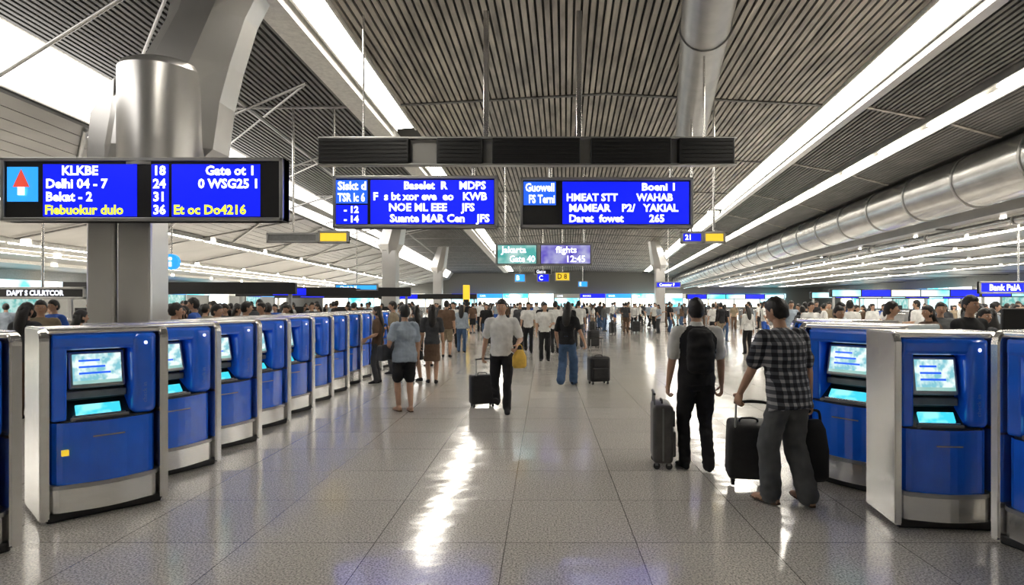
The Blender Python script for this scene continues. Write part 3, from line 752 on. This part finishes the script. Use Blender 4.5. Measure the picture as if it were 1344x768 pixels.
place('woman_in_brown_skirt', me, (-2.33, 12.6), PI + .2, 1.62, 'c_char', 'c_brown'); place('woman_in_brown_skirt', me, (-2.75, 12.9), PI + .9, 1.6, 'c_grey', 'c_black')
me, _, _ = person_mesh('w3', female=True, hair='long', voxel=.012, ankles={1: (.08, .22, .13), -1: (-.08, -.2, .09)}, pitch=(.5, -.1), wrists={1: (.24, -.12, .86), -1: (-.40, .12, .88)}, legflare=1.4, curl=.9, lean=.05)
place('woman_in_jeans', me, (.45, 12.2), PI - .3, 1.66, 'c_black', 'c_jeans')

def suitcase(mat='case', w_=.42, d_=.25, h_=.58, ext=.95):
    s = MB(); z0 = .06
    s.box((-w_ / 2, -d_ / 2, z0), (w_ / 2, d_ / 2, z0 + h_), mat, .045, None, 4)
    s.box((-w_ / 2 + .04, -d_ / 2 - .03, z0 + .06), (w_ / 2 - .04, -d_ / 2 + .02, z0 + h_ * .55), mat, .02, None, 3)
    s.box((-w_ / 2 + .05, -d_ / 2 - .02, z0 + h_ * .62), (w_ / 2 - .05, -d_ / 2 + .02, z0 + h_ - .06), mat, .012, None, 3)
    s.box((-w_ / 2 - .004, -.008, z0 + .03), (w_ / 2 + .004, .008, z0 + h_ - .03), 'grey_pl', .002)
    for x in (-.13, .13):
        s.cyl((x, d_ / 2 - .02, z0 + h_ - .05), (x, d_ / 2 - .02, ext), .009, 'steel_dark', 8)
    s.limb([(-.14, d_ / 2 - .02, ext), (0, d_ / 2 - .02, ext + .012), (.14, d_ / 2 - .02, ext)], [.014, .016, .014], 'black', 8)
    s.limb([(-.08, 0, z0 + h_ - .01), (-.06, 0, z0 + h_ + .03), (.06, 0, z0 + h_ + .03), (.08, 0, z0 + h_ - .01)], [.01] * 4, 'black', 8)
    for x in (-w_ / 2 + .05, w_ / 2 - .05):
        for y in (-d_ / 2 + .04, d_ / 2 - .04):
            s.cyl((x - .013, y, .034), (x + .013, y, .034), .034, 'black', 14); s.box((x - .02, y - .015, .04), (x + .02, y + .015, .075), 'grey_pl')
    return s.mesh('suitcase')
SA = suitcase(); SB = suitcase('case_g', .44, .2, .58, .74); SC = suitcase('case', .36, .24, .52, .80)
link('suitcase', SB, (1.19, 6.22, 0), math.radians(84))
link('suitcase', SC, (1.84, 5.58, .025), math.radians(172), tilt=-.22)
link('suitcase', SA, (-1.0, 9.75, 0), math.radians(200), (.95, .95, .8))
link('suitcase', suitcase('case', .42, .28, .5, .92), (1.10, 12.45, 0), math.radians(15))
bg = MB(); bg.loft([(V((0, 0, .17)), V((.10, 0, 0)), V((0, .05, 0))), (V((0, 0, .21)), V((.125, 0, 0)), V((0, .075, 0))), (V((0, 0, .42)), V((.125, 0, 0)), V((0, .08, 0))), (V((0, 0, .60)), V((.10, 0, 0)), V((0, .055, 0))), (V((0, 0, .68)), V((.06, 0, 0)), V((0, .03, 0)))], 'c_black', 18, power=.75)
bg.limb([(-.06, 0, .64), (-.045, 0, .745), (.045, 0, .745), (.06, 0, .64)], [.012] * 4, 'c_black', 8)
bg.build('carry_bag', (2.24, 5.08, 0), .15)
bg = MB(); bg.loft([(V((0, 0, .0)), V((.10, 0, 0)), V((0, .05, 0))), (V((0, 0, .04)), V((.13, 0, 0)), V((0, .07, 0))), (V((0, 0, .2)), V((.13, 0, 0)), V((0, .07, 0))), (V((0, 0, .34)), V((.07, 0, 0)), V((0, .04, 0)))], 'c_yel', 16, power=.8)
bg.limb([(-.06, 0, .3), (-.04, 0, .42), (.04, 0, .42), (.06, 0, .3)], [.008] * 4, 'c_yel', 8)
bg.build('shopping_bag', (-.38, 9.13, .68), .4, (.85, .85, .8))
bg = MB(); bg.box((-.14, -.06, .78), (.14, .06, 1.02), 'c_char', .035, None, 4); bg.limb([(-.1, 0, 1.0), (-.04, 0, 1.3), (.04, 0, 1.3), (.1, 0, 1.0)], [.01] * 4, 'c_char', 8)
bg.build('shoulder_bag', (-2.42, 9.25, 0), 1.2)

T = []
T.append((person_mesh('p0', voxel=.02, ankles={1: (.09, -.18, .09), -1: (-.09, .2, .12)}, pitch=(-.1, .45), wrists={1: (.25, .12, .84), -1: (-.25, -.18, .86)})[0], 0))
T.append((person_mesh('p1', voxel=.02, wrists={1: (.2, -.22, 1.08), -1: (-.25, -.02, .84)}, head_yaw=.4)[0], 0))
T.append((person_mesh('p2', voxel=.02, female=True, hair='long', wrists={1: (.2, -.2, 1.0), -1: (-.22, -.03, .86)})[0], 1))
T.append((person_mesh('p3', voxel=.02, female=True, hair='bob', bottom='skirt')[0], 1))
T.append((person_mesh('p4', voxel=.02, bottom='shorts', loose=2)[0], 0))
T.append((person_mesh('p5', voxel=.02, sleeve='long', hem=.82, ankles={1: (.09, .18, .12), -1: (-.09, -.16, .09)}, pitch=(.4, 0), head_yaw=-.4)[0], 0))
T.append((person_mesh('p6', voxel=.02, female=True, hair='long', sleeve='long', head_pitch=.3)[0], 1))
shirts = ['c_white', 'c_white', 'c_blue', 'c_grey', 'c_char', 'c_black', 'c_royal', 'c_brown', 'c_khaki', 'c_char', 'c_black', 'c_black']
bots = ['c_black', 'c_char', 'c_jeans', 'c_black', 'c_khaki', 'c_royal', 'c_brown', 'c_jeans']
pos = [(-.66, 9.35), (1.5, 6.05), (1.95, 5), (-2.14, 9.3), (-2.33, 12.6), (-2.72, 12.9), (.45, 12.2), (1.1, 12.5), (-1, 9.8)]
def put(x, y, rz=None, shirt=None, bot=None, t=None, h=None):
    pos.append((x, y)); me, fem = T[t if t is not None else random.randrange(len(T))]
    place('woman_traveller' if fem else 'man_traveller', me, (x, y), random.uniform(0, 6.28) if rz is None else rz,
          h or (random.uniform(1.55, 1.66) if fem else random.uniform(1.63, 1.76)), shirt or random.choice(shirts), bot or random.choice(bots))
for a in ((-.55, 20.5, 0, 'c_white', 'c_black', 0), (-.05, 21, .2, 'c_black', 'c_black', 1), (.35, 20, PI, 'c_white', 'c_black', 5), (.85, 21.5, PI, 'c_black', 'c_black', 0), (1.25, 22.5, PI, 'c_white', 'c_char', 0),
          (-.95, 23.5, 0, 'c_char', 'c_black', 4), (.0, 17.5, 0, 'c_white', 'c_black', 1), (.55, 25, PI, 'c_grey', 'c_black', 2),
          (-3.0, 18.6, PI, 'c_brown', 'c_khaki', 4), (-3.0, 16.0, -1.2, 'c_khaki', 'c_brown', 3), (-3.45, 12.6, -PI / 2, 'c_brown', 'c_char', 2), (-3.55, 14.3, -PI / 2, 'c_khaki', 'c_char', 1), (-3.6, 15.4, -1.3, 'c_char', 'c_jeans', 6),
          (-2.8, 20.5, PI, 'c_blue', 'c_jeans', 6), (-3.3, 22, 0, 'c_white', 'c_black', 5), (-2.4, 25, 0, 'c_black', 'c_jeans', 0)):
    put(a[0], a[1], a[2], a[3], a[4], a[5])
cols = [(-6.75, 9.9), (-8.6, 34), (-9.8, 56), (9.8, 52)]
cases = [(-2.2, 24, .3), (2.6, 33, .5), (5.1, 34, 0), (-.9, 19.6, .2), (3.6, 32.4, 1), (1.8, 22.6, .4)]
for c_ in cases: pos.append((c_[0], c_[1]))
def zone(n, x0, x1, y0, y1, cond=None, md=.6):
    c = 0; tries = 0
    while c < n and tries < n * 40:
        tries += 1
        t = random.random(); y = y0 + (y1 - y0) * t; x = random.uniform(x0, x1)
        if cond and not cond(x, y): continue
        if any((x - a) ** 2 + (y - e) ** 2 < md * md for a, e in pos): continue
        if any(a < x < c_ and d_ < y < e for a, c_, d_, e in counters): continue
        if any(abs(x - a) < 1.1 and abs(y - e) < 1.1 for a, e in cols): continue
        put(x, y); c += 1
kx = lambda y: -4.9 - .066 * (y - 5)
zone(34, -9.5, -4.8, 8.5, 15, lambda x, y: x < kx(y) - .1)
zone(75, -16, -4.5, 15, 34, lambda x, y: x < kx(y) - .1)
zone(16, 4.3, 9, 7.2, 10.5, lambda x, y: not (3.7 < x < 7 and y < 7.5))
zone(85, 6.2, 22, 10, 32, lambda x, y: x > 4.0 + .13 * y)
zone(85, -9, 14, 33, 50, lambda x, y: abs(x - .5) > .8)
zone(35, -8, 20, 50, 75)
for (x, y, r) in cases: link('suitcase', SA, (x, y, 0), r)

q = MB(); q.box((-1.1, 0, 0), (1.1, .5, 1.25), 'blackm', .03); q.box((-1.15, -.05, 1.25), (1.15, .55, 1.3), 'black', .01); q.box((-.3, .1, 1.3), (.3, .16, 1.6), 'black', .02)
for i in range(3): q.box((-1.0 + i * .7, -.012, .2), (-.4 + i * .7, .0, 1.15), 'grey_pl', .01)
q.build('service_desk', (4.9, 6.0, 0), -.2)

# ------------------------------------------------------------------ world, camera
wd = bpy.data.worlds.new('World'); scene.world = wd; wd.use_nodes = True
wd.node_tree.nodes['Background'].inputs[0].default_value = (.6, .65, .7, 1); wd.node_tree.nodes['Background'].inputs[1].default_value = .3
cam = bpy.data.cameras.new('camera'); co = bpy.data.objects.new('camera', cam); scene.collection.objects.link(co)
co.location = (0, 0, 1.65); co.rotation_euler = (math.pi / 2, 0, 0)
cam.sensor_width = 36; cam.lens = 36 * 800 / 1344; cam.shift_x = -43 / 1344; cam.shift_y = 14 / 1344
cam.clip_end = 300
scene.camera = co
